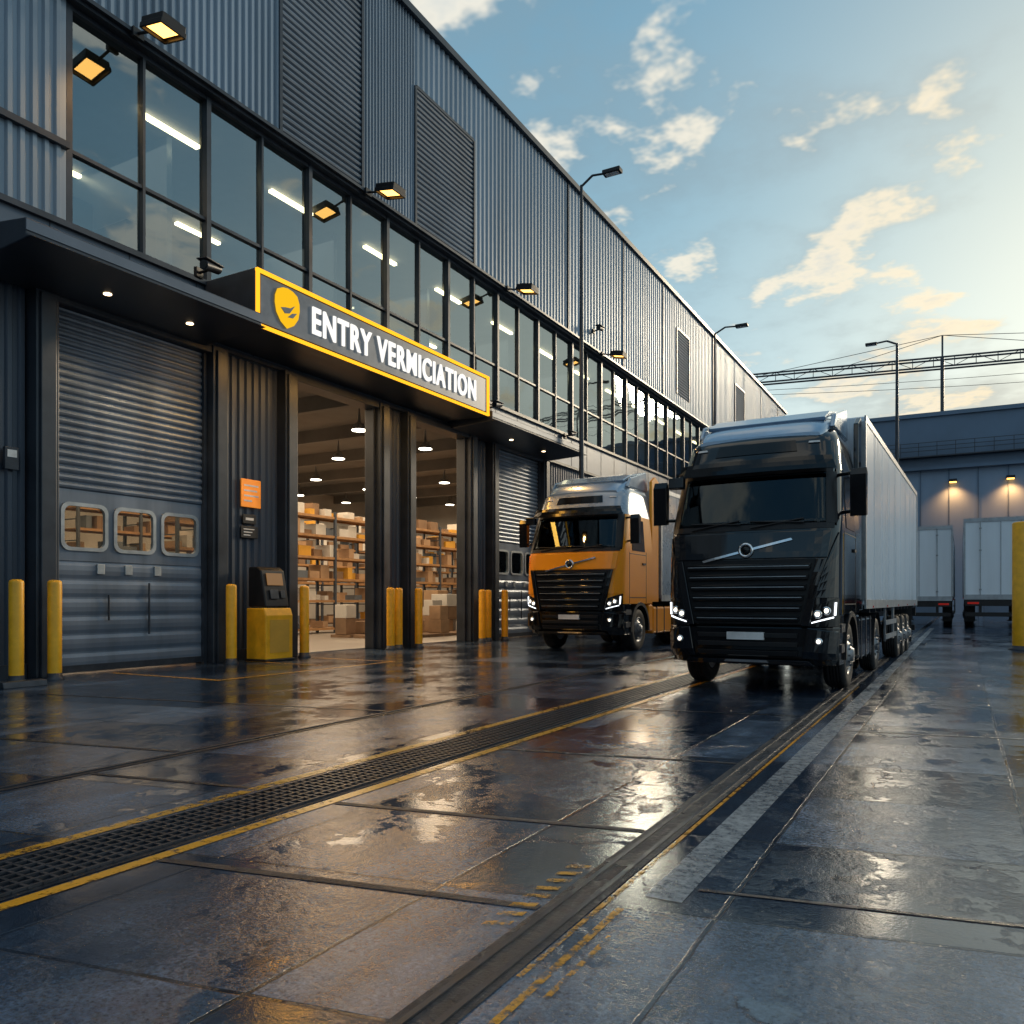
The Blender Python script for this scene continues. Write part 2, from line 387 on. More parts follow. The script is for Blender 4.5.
mb=MB(); corr(mb,-15,wy0-0.08,8.47,12.75); corr(mb,wy1+0.08,YE,8.47,12.75); mb.done('side_cladding',M['clad'],WH)
mb=MB(); mb.box(-15.2,XW-0.01,-15,wy0-0.08,8.45,12.75); mb.box(-15.2,XW-0.01,wy1+0.08,YE,8.45,12.75)
mb.box(-15.0,-14.62,wy0-3.6,wy0-0.08,9.9,10.02)
mb.done('side_wall_core',M['frame'],WH)
ZT=19.25
lou=[(14.4,17.5,12.95,ZT),(20.0,23.4,12.95,17.2),(46,48.5,13.6,17.5),(60,63,13.6,17.5)]
mb=MB()
corr(mb,-15,14.4,12.95,ZT,-14.68,0.2,0.07); corr(mb,17.5,20.0,12.95,ZT,-14.68,0.14,0.06)
corr(mb,20.0,23.4,17.2,ZT,-14.68,0.28,0.05)
corr(mb,23.4,31,12.95,ZT,-14.68,0.28,0.05); corr(mb,31,46,12.95,ZT,-14.66,0.34,0.04)
corr(mb,46,48.5,12.95,13.6,-14.66,0.34,0.04);corr(mb,46,48.5,17.5,ZT,-14.66,0.34,0.04)
corr(mb,48.5,60,12.95,ZT,-14.68,0.34,0.04); corr(mb,60,63,12.95,13.6,-14.66,0.34,0.04);corr(mb,60,63,17.5,ZT,-14.66,0.34,0.04)
corr(mb,63,YE,12.95,ZT,-14.66,0.34,0.04)
mb.done('upper_cladding',M['clad'],WH)
mb=MB()
for a,b,c,d in lou: slats(mb,a+0.05,b-0.05,c+0.03,d,-14.68,0.17,0.09)
mb.done('louvre_panels',M['clad2'],WH)
mb=MB()
for a,b,c,d in lou:
    mb.box(-14.75,-14.57,a-0.04,a+0.05,c,d); mb.box(-14.75,-14.57,b-0.05,b+0.04,c,d)
    if d<ZT: mb.box(-14.75,-14.57,a+0.05,b-0.05,d-0.05,d+0.05)
for yy in (4,9.1,31,37.4,43.5,54,69,76): mb.box(-14.7,-14.58,yy-0.03,yy+0.03,12.95,ZT)
mb.box(-14.95,-14.48,-15,YE,ZT,ZT+0.22)
mb.box(-15.6,-14.76,-15,YE,12.95,ZT)
mb.done('upper_trim_and_parapet',M['frame'],WH)
mb=MB(); mb.box(-60,-14.95,-15,YE,ZT-0.1,ZT+0.1); mb.box(-60.3,-60,-15,YE,0,ZT); mb.box(-60,-15.2,YE-0.3,YE,0,ZT-0.1); mb.box(-60,-15.2,-15,-14.7,0,ZT-0.1)
mb.done('roof_and_back_walls',M['fascia'],WH)
mb=MB(); mb.box(-36,-35.8,2,70,0,8.2); mb.box(-35.8,-15.25,2,2.2,0,8.2); mb.box(-35.8,-15.25,46,46.2,0,8.2); mb.done('interior_walls',M['inwall'],WH)
mb=MB(); mb.box(-35.8,XB-0.03,2.2,70,0.0,0.02); mb.done('interior_floor',M['infloor'],WH)
mb=MB(); mb.box(-36,-15.22,2,70,8.2,8.4)
for yy in range(4,70,4): mb.box(-35.8,-15.3,yy,yy+0.25,7.7,8.2)
mb.done('interior_ceiling',M['inceil'],WH)
mb=MB(); mb.box(-24,-23.8,2,70,8.45,12.95); mb.done('office_back_wall',M['fascia'],WH)
mb=MB(); mb.box(-23.8,-15.2,2,70,12.80,12.94); mb.done('office_ceiling',M['inceil'],WH)
mb=MB()
for yy in (13,19,24,30,36,42,48): mb.box(-23.8,-17,yy,yy+0.15,8.45,12.8)
mb.done('office_partitions',M['fascia'],WH)
mb=MB()
for yy in range(8,60,4):
    for xx in (-16.6,-20.5): mb.box(xx-0.07,xx+0.07,yy,yy+1.6,12.66,12.74)
mb.done('office_strip_lights',M['tubeo'],WH)
mb=MB()
for yy in range(9,54,2):
    if random.random()<0.75:
        h=random.uniform(0.7,1.5); mb.box(-16.6-random.random(),-15.7,yy,yy+random.uniform(0.7,1.5),8.46,8.46+h)
mb.done('office_furniture',M['black'],WH,0.03)
mb=MB(); bl=MB()
for yy in range(8,44,4):
    for xx in (-18.5,-23,-28,-33):
        mb.lathe([(0.0,-0.02),(0.26,-0.02),(0.26,0.0)],(xx,yy+2,7.4),'z',16)
        bl.lathe([(0.28,0.0),(0.2,0.18),(0.06,0.28),(0.02,0.8)],(xx,yy+2,7.4),'z',12)
mb.done('high_bay_lamps',M['tube'],WH); bl.done('high_bay_housings',M['steel'],WH)
def alight(name,loc,size,sy,power,col,rot=(0,0,0),parent=None):
    l=bpy.data.lights.new(name,'AREA'); l.shape='RECTANGLE'; l.size=size; l.size_y=sy; l.energy=power; l.color=col
    o=bpy.data.objects.new(name,l); o.location=loc; o.rotation_euler=rot; COL.objects.link(o)
    if parent: o.parent=parent
    return o
alight('hall_lighting',(-24,27,7.2),16,30,4600,(1,0.74,0.47),parent=WH)
alight('office_lighting',(-18.5,30,12.6),3,40,420,(1,0.76,0.48),parent=WH)

def canopy(nm,y0,y1,x1,z0,z1,lights):
    e=empty(nm)
    mb=MB(); mb.prism([(-14.6,z0-0.1),(x1+0.15,z0),(x1,z0+0.06),(x1,z1),(-14.6,z1+0.25)],y0,y1,'y'); mb.done('canopy_body',M['frame'],e,0.02)
    mb=MB(); mb.box(x1,x1+0.02,y0,y1,z0+0.12,z1-0.03); mb.done('canopy_fascia',M['fascia'],e)
    mb=MB()
    for yy in lights: mb.lathe([(0.0,-0.012),(0.07,-0.012),(0.08,0.03)],((x1-14.6)/2,yy,z0-0.05),'z',16)
    mb.done('downlights',M['lampc'],e)
    for yy in lights:
        l=bpy.data.lights.new('downlight','SPOT'); l.energy=150; l.color=(1,0.68,0.36); l.spot_size=R(100); l.spot_blend=0.6; l.shadow_soft_size=0.06
        o=bpy.data.objects.new('downlight',l); o.location=((x1-14.6)/2,yy,z0-0.1); COL.objects.link(o); o.parent=e
canopy('entrance_canopy',7.2,12.05,-12.75,7.08,7.40,(9.2,11.0))
canopy('entrance_canopy',21.75,28.8,-12.9,7.08,7.38,(24.5,27.0))
# ---------------------------------------------------------------- SIGN
SG=empty('illuminated_sign')
SY0,SY1,SZ0,SZ1=12.12,21.68,7.20,8.45
mb=MB(); mb.box(-14.6,-13.02,SY0,SY1,SZ0,SZ1); mb.done('sign_box',M['frame'],SG,0.02)
mb=MB(); mb.box(-13.02,-12.99,SY0+0.12,SY1-0.12,SZ0+0.12,SZ1-0.12); mb.done('sign_face',M['signbg'],SG)
mb=MB(); t=0.03
for z in (SZ0+0.04,SZ1-0.04): mb.box(-13.02,-12.95,SY0,SY1,z-t,z+t)
for y in (SY0+0.04,SY1-0.04): mb.box(-13.02,-12.95,y-t,y+t,SZ0+0.07,SZ1-0.07)
mb.done('neon_border',M['neon'],SG)
def shield(c,w,h):
    pts=[(-0.8,0.80),(-0.42,0.95),(0,1.0),(0.42,0.95),(0.8,0.80),(0.98,0.45),(1,0.1),(0.88,-0.35),(0.52,-0.75),(0,-1.0),(-0.52,-0.75),(-0.88,-0.35),(-1,0.1),(-0.98,0.45)]
    return [(c[0]+p[0]*w,c[1]+p[1]*h) for p in pts]
mb=MB(); mb.prism(shield((13.0,7.84),0.36,0.44),-12.985,-12.95,'x'); mb.done('shield_emblem',M['shield'],SG)
mb=MB()
mb.prism([(12.78,7.80),(12.90,7.70),(13.04,7.74),(13.20,7.95),(13.06,7.86),(12.92,7.84)],-12.95,-12.935,'x')
mb.prism([(12.98,7.64),(13.14,7.66),(13.26,7.80),(13.12,7.76)],-12.95,-12.935,'x'); mb.done('shield_swoosh',M['signbg'],SG)
cu=bpy.data.curves.new('sign_letters','FONT'); cu.body='ENTRY VERMICIATION'; cu.size=0.9; cu.extrude=0.02; cu.offset=0.017; cu.align_x='LEFT'; cu.space_character=1.14
to=bpy.data.objects.new('sign_letters',cu); COL.objects.link(to); cu.materials.append(M['letters'])
bpy.context.view_layer.update()
dx=to.dimensions.x
to.rotation_euler=(R(90),0,R(90)); to.scale=(7.1/dx,0.95,1); to.location=(-12.965,13.75,7.54); to.parent=SG
alight('neon_glow',(-13.0,16.9,7.12),0.3,9.0,190,(1,0.48,0.08),parent=SG)

def wall_lamp(y,z=12.72):
    e=empty('wall_lamp',(-14.5,y,z))
    mb=MB(); mb.box(-0.03,0.05,-0.12,0.12,0.02,0.20); mb.cyl((0.0,0,0.12),(0.6,0,-0.02),0.03); mb.done('bracket',M['black'],e)
    Mx=Matrix.Translation((0.8,0,-0.05))@Matrix.Rotation(R(10),4,'Y')
    mb=MB(); mb.box(-0.32,0.32,-0.27,0.27,-0.02,0.12,Mx); mb.box(-0.25,0.25,-0.18,0.18,0.12,0.17,Mx)
    for q in (-0.31,0.31): mb.box(q-0.02,q+0.02,-0.29,0.29,-0.10,-0.0,Mx); mb.box(-0.3,0.3,q*0.9-0.02,q*0.9+0.02,-0.10,-0.0,Mx)
    mb.done('lamp_housing',M['black'],e,0.012)
    mb=MB(); mb.box(-0.25,0.25,-0.20,0.20,-0.035,-0.021,Mx); mb.done('lamp_lens',M['lamp'],e)
    l=bpy.data.lights.new('lamp_light','SPOT'); l.energy=420; l.color=(1,0.52,0.16); l.spot_size=R(130); l.spot_blend=0.8; l.shadow_soft_size=0.12
    o=bpy.data.objects.new('lamp_light',l); o.location=(0.8,0,-0.2); o.rotation_euler=(0,R(-6),0); COL.objects.link(o); o.parent=e
for y in (10.4,17.6,25.6,34.5): wall_lamp(y)
def seccam(x,y,z,ry=0):
    e=empty('security_camera',(x,y,z),ry)
    mb=MB(); mb.box(-0.06,0.02,-0.1,0.1,-0.1,0.1); mb.cyl((0,0,0),(0.32,0,0.05),0.03)
    mb.done('mount',M['black'],e)
    mb=MB(); mb.cyl((0.30,0.22,0.12),(0.34,-0.28,0.02),0.10,16); mb.box(0.2,0.46,-0.34,0.22,0.13,0.16); mb.done('camera_body',M['dsteel'],e,0.01)
    mb=MB(); mb.cyl((0.34,-0.28,0.02),(0.342,-0.295,0.018),0.075,16); mb.done('lens',M['blackg'],e)
seccam(-14.0,11.5,8.3,0.2); seccam(-14.5,16.2,8.7,0.0); seccam(-14.5,24.3,8.2); seccam(-14.5,30.5,8.3); seccam(-14.5,33.5,13.6)
e=empty('wall_sign',(-14.66,13.5,3.92)); mb=MB(); mb.box(0,0.03,-0.30,0.30,-0.33,0.33); mb.done('plate',M['orange'],e,0.01)
mb=MB()
for i,w in enumerate((0.22,0.2,0.22,0.12)): mb.box(0.03,0.034,-0.22,-0.22+w*2,0.16-i*0.12,0.20-i*0.12)
mb.done('sign_lines',M['white'],e)
e=empty('wall_sign',(-14.66,13.45,3.0)); mb=MB(); mb.box(0,0.03,-0.26,0.26,-0.14,0.14); mb.box(0,0.03,-0.2,0.2,0.2,0.42); mb.done('plate',M['black'],e,0.01)
mb=MB()
for i in range(3): mb.box(0.03,0.034,-0.18,0.14-i*0.06,0.06-i*0.07,0.08-i*0.07)
mb.box(0.03,0.034,-0.12,0.12,0.28,0.34); mb.done('sign_lines',M['white'],e)
e=empty('wall_intercom',(-14.66,8.0,3.9)); mb=MB(); mb.box(0,0.08,-0.12,0.12,-0.2,0.2); mb.done('body',M['dsteel'],e,0.01); mb=MB(); mb.box(0.08,0.085,-0.08,0.08,0.02,0.15); mb.done('screen',M['white'],e)

def bollard(x,y,h=1.75,r=0.12):
    e=empty('bollard',(x,y,0))
    mb=MB(); mb.lathe([(r,0.10),(r,h-0.06),(r*0.93,h-0.02),(r*0.6,h),(0,h+0.005)],(0,0,0),'z',24); mb.done('post',M['yellow'],e)
    mb=MB(); mb.lathe([(r*1.35,0.0),(r*1.35,0.03),(r*1.08,0.05),(r*1.05,0.12),(r*1.0,0.12)],(0,0,0),'z',24); mb.done('base',M['dsteel'],e)
for x,y in ((-14,7.75),(-13.9,8.35),(-14,12.35),(-14,14.6),(-14.0,18.0),(-14.1,18.5),(-13.9,19.2),(-14,22.95),(-14.1,23.5),(-13.9,24.3)): bollard(x,y,1.75,0.115)
bollard(1.55,26.6,3.6,0.27)
bollard(7.6,26.6,3.6,0.27)
e=empty('wheel_stop',(-13.2,7.55,0)); mb=MB(); mb.prism([(-0.12,0),(0.12,0),(0.08,0.1),(-0.08,0.1)],-0.5,0.2,'y'); mb.done('block',M['dsteel'],e,0.01)
K=empty('entry_kiosk',(-13.95,13.42,0))
mb=MB(); mb.prism([(-0.3,0.04),(0.32,0.04),(0.32,1.05),(0.26,1.22),(-0.3,1.22)],-0.42,0.42,'y'); mb.done('cabinet',M['yellow'],K,0.03)
mb=MB(); mb.box(-0.33,0.36,-0.46,0.46,0,0.06); mb.prism([(-0.3,1.24),(0.26,1.24),(0.10,2.08),(-0.02,2.16),(-0.3,2.16)],-0.36,0.36,'y'); mb.done('console',M['black'],K,0.03)
Mx=Matrix.Translation((0.185,0,1.72))@Matrix.Rotation(R(-10.8),4,'Y')
mb=MB(); mb.box(0.0,0.014,-0.24,0.24,0.02,0.30,Mx); mb.done('screen',M['plant'],K)
mb=MB(); mb.box(0.0,0.02,-0.2,0.05,-0.30,-0.08,Mx); mb.box(0.0,0.02,0.12,0.26,-0.28,-0.1,Mx); mb.done('keypad',M['dsteel'],K,0.005)
mb=MB(); mb.box(0.321,0.325,-0.3,0.3,0.2,0.95); mb.done('door_panel',M['cargo_y'],K)

def rack(x,y0,n,h=5.2,dens=0.85):
    e=empty('storage_rack',(x,y0,0))
    up=MB(); bm_=MB(); bay=2.6
    for i in range(n+1):
        for xx in (-0.5,0.5): up.box(xx-0.05,xx+0.05,i*bay-0.05,i*bay+0.05,0.02,h)
        for k in range(6): up.box(-0.45,0.45,i*bay-0.02,i*bay+0.02,0.4+k*0.8,0.44+k*0.8)
    lv=[0.15,1.3,2.2,3.1,4.0,4.8]
    for z in lv:
        bm_.box(0.44,0.52,0,n*bay,z,z+0.10); bm_.box(-0.52,-0.44,0,n*bay,z,z+0.10); bm_.box(-0.44,0.44,0,n*bay,z+0.07,z+0.09)
    up.done('uprights',M['rackb'],e); bm_.done('beams',M['rack'],e)
    gs={k:MB() for k in ('card1','card2','cardw','cargo_y','cardg')}
    for z in lv:
        y=0.12
        while y<n*bay-0.5:
            w=random.uniform(0.2,0.7); hh=random.uniform(0.15,0.58)
            if random.random()<dens:
                k=random.choices(list(gs),[5,4,3,1.0,2.5])[0]
                gs[k].box(-0.4,random.uniform(0.1,0.46),y,y+w,z+0.11,z+0.11+hh)
            y+=w+random.uniform(0.02,0.2)
    for k,g in gs.items(): g.done('boxes_'+k,M[k],e)
rack(-23.5,18,10,5.1); rack(-29,18,10,5.1)
e=empty('cardboard_box_stack',(-17.6,22.5,0.02))
gs={k:MB() for k in ('card1','card2','cardw')}
for i in range(14):
    for j in range(3):
        if random.random()<0.85:
            zz=0.12
            for k in range(random.randint(1,3)):
                hh=random.uniform(0.4,0.65); w=random.uniform(0.5,0.8)
                gs[random.choices(list(gs),[4,2,2])[0]].box(-j*1.1-w/2,-j*1.1+w/2,i*0.95,i*0.95+w,zz,zz+hh); zz+=hh+0.005
pal=MB()
for i in range(14):
    for j in range(3): pal.box(-j*1.1-0.45,-j*1.1+0.45,i*0.95-0.03,i*0.95+0.85,0,0.11)
pal.done('pallets',M['card2'],e)
for k,g in gs.items(): g.done('boxes_'+k,M[k],e,0.012,1)

# ---------------------------------------------------------------- TRUCKS
PZ=[(0.40,0.10),(0.60,0.0),(1.35,0.0),(2.0,0.03),(2.45,0.09),(3.32,0.42),(3.45,0.45),(3.85,0.66),(4.02,0.92),(4.10,1.25)]
HW=[(0.40,1.20),(0.60,1.26),(1.35,1.27),(2.45,1.27),(3.32,1.21),(3.85,1.13),(4.02,1.05),(4.10,0.9)]
def interp(T,z):
    if z<=T[0][0]: return T[0][1]
    for (a,b),(c,d) in zip(T,T[1:]):
        if z<=c: return b+(d-b)*(z-a)/(c-a)
    return T[-1][1]
RC=0.30
def yf(x,z):
    hw=interp(HW,z); p=interp(PZ,z); ax=min(abs(x),hw)
    y=p+0.10*(ax/hw)**2
    xc=hw-RC
    if ax>xc: y+=RC-math.sqrt(max(0,RC*RC-(ax-xc)**2))
    return y
def fpanel(mb,q,off,back=0.02,nx=14,nz=4,smooth=False):
    bl,br,tr,tl=q; fr=[];bk=[]
    for j in range(nz+1):
        v=j/nz
        for i in range(nx+1):
            u=i/nx
            x=(bl[0]*(1-u)+br[0]*u)*(1-v)+(tl[0]*(1-u)+tr[0]*u)*v
            z=(bl[1]*(1-u)+br[1]*u)*(1-v)+(tl[1]*(1-u)+tr[1]*u)*v
            y=yf(x,z); ax=abs(x); hw=interp(HW,z); k=max(0,(ax-(hw-RC))/RC); sx=off*min(1,k)*math.copysign(1,x)*0.7
            fr.append((x+sx,y-off,z)); bk.append((x,y+back,z))
    n=(nx+1)*(nz+1); W=nx+1; f1=[];f2=[];fs=[]
    for j in range(nz):
        for i in range(nx):
            a=j*W+i; f1.append((a,a+1,a+W+1,a+W)); f2.append((n+a,n+a+W,n+a+W+1,n+a+1))
    for i in range(nx):
        fs.append((i,n+i,n+i+1,i+1)); a=nz*W+i; fs.append((a,a+1,n+a+1,n+a))
    for j in range(nz):
        a=j*W; fs.append((a,a+W,n+a+W,n+a)); a=j*W+nx; fs.append((a,n+a,n+a+W,a+W))
    mb.add(fr+bk,f1+f2+fs,False)
def sym(q): return [( -q[1][0],q[1][1]),(-q[0][0],q[0][1]),(-q[3][0],q[3][1]),(-q[2][0],q[2][1])]
def wheel(e,x,y,side,r=0.52,w=0.30,dual=False,front=False):
    s=side
    ws=[x] if not dual else [x,x-s*0.34]
    mb=MB()
    for xx in ws:
        prof=[(r*0.58,-w/2+0.02),(r*0.75,-w/2),(r*0.93,-w/2+0.005),(r*0.985,-w/2+0.04),(r,-w/2+0.07)]
        for k in range(4):
            a=-w/2+0.07+(k+0.4)*(w-0.14)/4; prof+=[(r,a),(r-0.018,a+0.004),(r-0.018,a+0.016),(r,a+0.02)]
        prof+=[(r,w/2-0.07),(r*0.985,w/2-0.04),(r*0.93,w/2-0.005),(r*0.75,w/2),(r*0.58,w/2-0.02)]
        mb.lathe(prof,(xx,y,r),'x',36)
    mb.done('tyre',M['rubber'],e)
    mb=MB(); o=w/2
    if front or not dual: pf=[(0.0,0.07),(0.10,0.07),(0.12,0.03),(0.17,0.02),(0.22,-0.03),(r*0.50,-0.05),(r*0.56,-0.02),(r*0.60,-0.005),(r*0.58,-0.04),(r*0.5,-0.10)]
    else: pf=[(0.0,0.02),(0.12,0.02),(0.13,-0.10),(0.2,-0.14),(r*0.45,-0.14),(r*0.52,-0.06),(r*0.58,-0.01),(r*0.60,-0.02),(r*0.56,-0.1)]
    mb.lathe([(a,s*(o+b)) for a,b in pf],(x,y,r),'x',32)
    mb.lathe([(r*0.56,-s*o*0.9),(0.02,-s*o*0.8)],(x,y,r),'x',24)
    for k in range(10):
        t=2*math.pi*k/10; cx=0.165
        mb.cyl((x+s*(o-0.0),y+cx*math.cos(t),r+cx*math.sin(t)),(x+s*(o+0.045),y+cx*math.cos(t),r+cx*math.sin(t)),0.016,6)
    mb.done('rim',M['rim'],e)
    mb=MB()
    for k in range(8):
        t=2*math.pi*(k+0.5)/8; cx=0.225
        mb.cyl((x+s*(o-0.045),y+cx*math.cos(t),r+cx*math.sin(t)),(x+s*(o-0.028),y+cx*math.cos(t),r+cx*math.sin(t)),0.026,8)
    mb.done('rim_holes',M['black'],e)
def trailer_body(e,y0,y1,z0,z1,mat,hw=1.27,axles=None,rear=True):
    mb=MB(); mb.box(-hw,hw,y0,y1,z0,z1); mb.done('trailer_box',mat,e,0.03)
    mb=MB(); n=int((y1-y0)/1.25)
    for i in range(1,n):
        yy=y0+i*(y1-y0)/n
        for s in (-1,1): mb.box(s*hw-0.004,s*hw+0.004,yy-0.03,yy+0.03,z0+0.12,z1-0.12)
    mb.done('trailer_side_ribs',mat,e)
    mb=MB()
    for s in (-1,1):
        mb.box(s*hw-0.015,s*hw+0.015,y0,y1,z0-0.06,z0+0.1); mb.box(s*hw-0.015,s*hw+0.015,y0,y1,z1-0.1,z1+0.012)
        for yy in (y0,y1): mb.box(s*hw-0.05,s*hw+0.018,yy-0.05,yy+0.05,z0+0.1,z1-0.1)
    mb.box(-hw,hw,y1-0.06,y1+0.03,z1-0.14,z1+0.014); mb.box(-hw,hw,y1-0.06,y1+0.03,z0-0.1,z0+0.1)
    mb.done('trailer_edge_rails',M['steel'],e)
    ch=MB()
    for x in (-0.45,0.45): ch.box(x-0.06,x+0.06,y0+0.6,y1-0.1,z0-0.36,z0-0.02)
    k=y0+1
    while k<y1: ch.box(-hw+0.05,hw-0.05,k,k+0.08,z0-0.14,z0-0.01); k+=0.9
    for s in (-1,1):
        ch.box(s*0.8-0.07,s*0.8+0.07,y0+2.6,y0+2.75,0.12,z0); ch.box(s*0.8-0.14,s*0.8+0.14,y0+2.5,y0+2.85,0.08,0.13)
    ch.done('trailer_chassis',M['dsteel'],e)
    sg=MB()
    for s in (-1,1):
        for z in (0.55,0.85): sg.box(s*hw-0.04,s*hw-0.01,y0+3.4,axles[0]-0.8,z,z+0.1)
        for yy in (y0+3.6,y0+5.2,axles[0]-1.1): sg.box(s*hw-0.08,s*hw-0.04,yy,yy+0.08,0.5,z0)
    sg.done('side_guards',M['steel'],e)
    for a in axles:
        for s in (-1,1): wheel(e,s*(hw-0.20),a,s,0.50,0.34)
        mb=MB(); mb.cyl((-hw+0.2,a,0.5),(hw-0.2,a,0.5),0.07); mb.done('axle',M['dsteel'],e)
    mf=MB()
    for s in (-1,1): mf.box(s*(hw-0.2)-0.2,s*(hw-0.2)+0.2,axles[-1]+0.66,axles[-1]+0.68,0.22,z0-0.05)
    mf.done('mudflaps',M['rubber'],e)
    mb=MB()
    for x in (-0.7,0.7): mb.cyl((x,y1+0.04,z0+0.05),(x,y1+0.04,z1-0.1),0.014,8)
    for x in (-0.7,0.7):
        for z in (z0+0.3,(z0+z1)/2+0.3,z1-0.4): mb.box(x-0.04,x+0.04,y1+0.0,y1+0.05,z-0.03,z+0.03)
    mb.box(-0.012,0.012,y1,y1+0.02,z0+0.1,z1-0.14)
    mb.done('rear_door_bars',M['steel'],e)
    mb=MB(); mb.box(-hw+0.05,hw-0.05,y1-0.05,y1+0.05,0.48,0.64); mb.box(-hw+0.03,hw-0.03,y1-0.1,y1+0.04,z0-0.36,z0-0.12)
    for x in (-0.7,0.7): mb.box(x-0.05,x+0.05,y1-0.12,y1-0.05,0.5,z0-0.1)
    mb.done('rear_bumper',M['black'],e)
    mb=MB()
    for s in (-1,1):
        mb.box(s*0.95-0.2,s*0.95+0.2,y1+0.04,y1+0.06,z0-0.28,z0-0.20)
        for k in range(5):
            yy=y0+1+k*(y1-y0-2)/4; mb.box(s*hw-0.02+0.0,s*hw+0.02,yy-0.05,yy+0.05,z0-0.045,z0-0.01)
    mb.done('tail_lamps',M['red'],e)
def truck(loc,rz,paint,top,roofm,trmat,sc_=1.0,tlen=16.4,tr_z1=4.2,hood=None,low2=None):
    e=empty('semi_truck',loc,rz,sc_)
    hood=hood or paint; low2=low2 or paint
    zs=[1.16,1.35,1.6,1.85,2.0,2.2,2.45,2.6,2.8,3.0,3.15,3.32,3.40,3.5,3.62,3.75,3.85,3.94,4.02,4.10]
    def ring(z):
        hw=interp(HW,z); pts=[]; yb=2.3
        ys=yf(hw,z)
        side=[yb-(yb-ys)*i/8 for i in range(8)]
        for y in side: pts.append((-hw,y,z))
        for k in range(9):
            t=R(90-k*11.25); x=-(hw-RC+RC*math.sin(t)); pts.append((x,yf(x,z),z))
        for i in range(1,14):
            x=-(hw-RC)+2*(hw-RC)*i/14; pts.append((x,yf(x,z),z))
        for k in range(9):
            t=R(k*11.25); x=(hw-RC+RC*math.sin(t)); pts.append((x,yf(x,z),z))
        for y in side[::-1]: pts.append((hw,y,z))
        return pts
    rings=[ring(z) for z in zs]; n=len(rings[0])
    low=MB(); up=MB()
    for j in range(len(zs)-1):
        tgt=low if zs[j]<3.31 else up
        for i in range(n-1):
            if 2.44<zs[j]<3.31 and 11<=i<n-12: continue
            tgt.add([rings[j][i],rings[j][i+1],rings[j+1][i+1],rings[j+1][i]],[(0,1,2,3)],True)
        a,b,c,d=rings[j][0],rings[j][-1],rings[j+1][-1],rings[j+1][0]
        tgt.add([a,b,c,d],[(0,1,2,3)])
    up.add(rings[-1],[tuple(range(n))])
    low.add(rings[0],[tuple(range(n))])
    for m_,nm,mt in ((low,'cab_body',paint),(up,'cab_roof',top)):
        o=m_.done(nm,mt,e)
        bm=bmesh.new(); bm.from_mesh(o.data); bmesh.ops.remove_doubles(bm,verts=bm.verts,dist=0.0005); bmesh.ops.recalc_face_normals(bm,faces=bm.faces)
        for ed in bm.edges:
            if len(ed.link_faces)==2 and ed.calc_face_angle(0)>R(50): ed.smooth=False
        bm.to_mesh(o.data); bm.free()
    mb=MB(); fpanel(mb,[(-1.195,2.45),(1.195,2.45),(1.135,3.32),(-1.135,3.32)],0.006,0.0,30,8)
    o=mb.done('windshield',M['glasst'],e)
    for p in o.data.polygons: p.use_smooth=True
    mb=MB()
    for q in ([(-1.19,2.41),(1.19,2.41),(1.19,2.49),(-1.19,2.49)],[(-1.13,3.27),(1.13,3.27),(1.13,3.36),(-1.13,3.36)],):
        fpanel(mb,q,0.014,0.01,26,1)
    for q in ([(1.09,2.49),(1.22,2.49),(1.165,3.27),(1.04,3.27)],): fpanel(mb,q,0.014,0.01,4,6); fpanel(mb,sym(q),0.014,0.01,4,6)
    mb.done('windshield_seal',M['black'],e)
    mb=MB(); mb.box(-1.1,1.1,0.55,1.05,2.1,2.42); mb.box(-1.1,1.1,2.0,2.1,1.8,3.3)
    for x in (-0.6,0.6):
        mb.box(x-0.27,x+0.27,1.45,1.62,2.2,2.95); mb.box(x-0.15,x+0.15,1.48,1.6,2.95,3.15); mb.box(x-0.27,x+0.27,1.1,1.6,2.0,2.2)
    mb.done('cab_interior',M['black'],e,0.04)
    mb=MB(); mb.lathe([(0.22,-0.015),(0.235,0),(0.22,0.015),(0.205,0),(0.22,-0.015)],(0.6,1.02,2.55),'y',24); mb.done('steering_wheel',M['black'],e)
    mb=MB(); fpanel(mb,[(-1.12,3.30),(1.12,3.30),(1.06,3.50),(-1.06,3.50)],0.16,-0.13,26,3); mb.done('sun_visor',M['blackg'],e)
    mb=MB()
    for x in (-0.8,0,0.8): fpanel(mb,[(x-0.02,3.40),(x+0.02,3.40),(x+0.02,3.48),(x-0.02,3.48)],0.14,0.02,1,1)
    mb.done('visor_brackets',M['black'],e)
    mb=MB()
    for x in (-0.85,0.85): fpanel(mb,[(x-0.08,3.74),(x+0.08,3.74),(x+0.07,3.77),(x-0.07,3.77)],0.02,0.01,3,1)
    mb.done('roof_marker_lamps',M['white'],e)
    mb=MB(); fpanel(mb,[(-0.62,3.62),(0.62,3.62),(0.58,3.80),(-0.58,3.80)],0.012,0.01,16,2); mb.done('roof_sign_panel',M['blackg'],e)
    secs=[(0.74,3.86,3.93,0.92),(0.95,3.93,4.10,0.98),(1.35,3.98,4.26,1.02),(1.8,4.0,4.36,1.04),(2.3,4.0,4.42,1.05)]
    vs=[];m_=14
    for y,zb,zt,hw in secs:
        for i in range(m_+1):
            t=math.pi*i/m_; cx=math.cos(t); sx=math.sin(t)
            vs.append((-hw*math.copysign(abs(cx)**0.5,cx),y,zb+(zt-zb)*sx**0.35))
    mb=MB(); W=m_+1
    mb.add(vs,[(j*W+i,j*W+i+1,(j+1)*W+i+1,(j+1)*W+i) for j in range(4) for i in range(m_)],True)
    mb.add(vs[:W],[tuple(range(W))]); mb.add(vs[-W:],[tuple(range(W))])
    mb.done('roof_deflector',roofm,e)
    mb=MB()
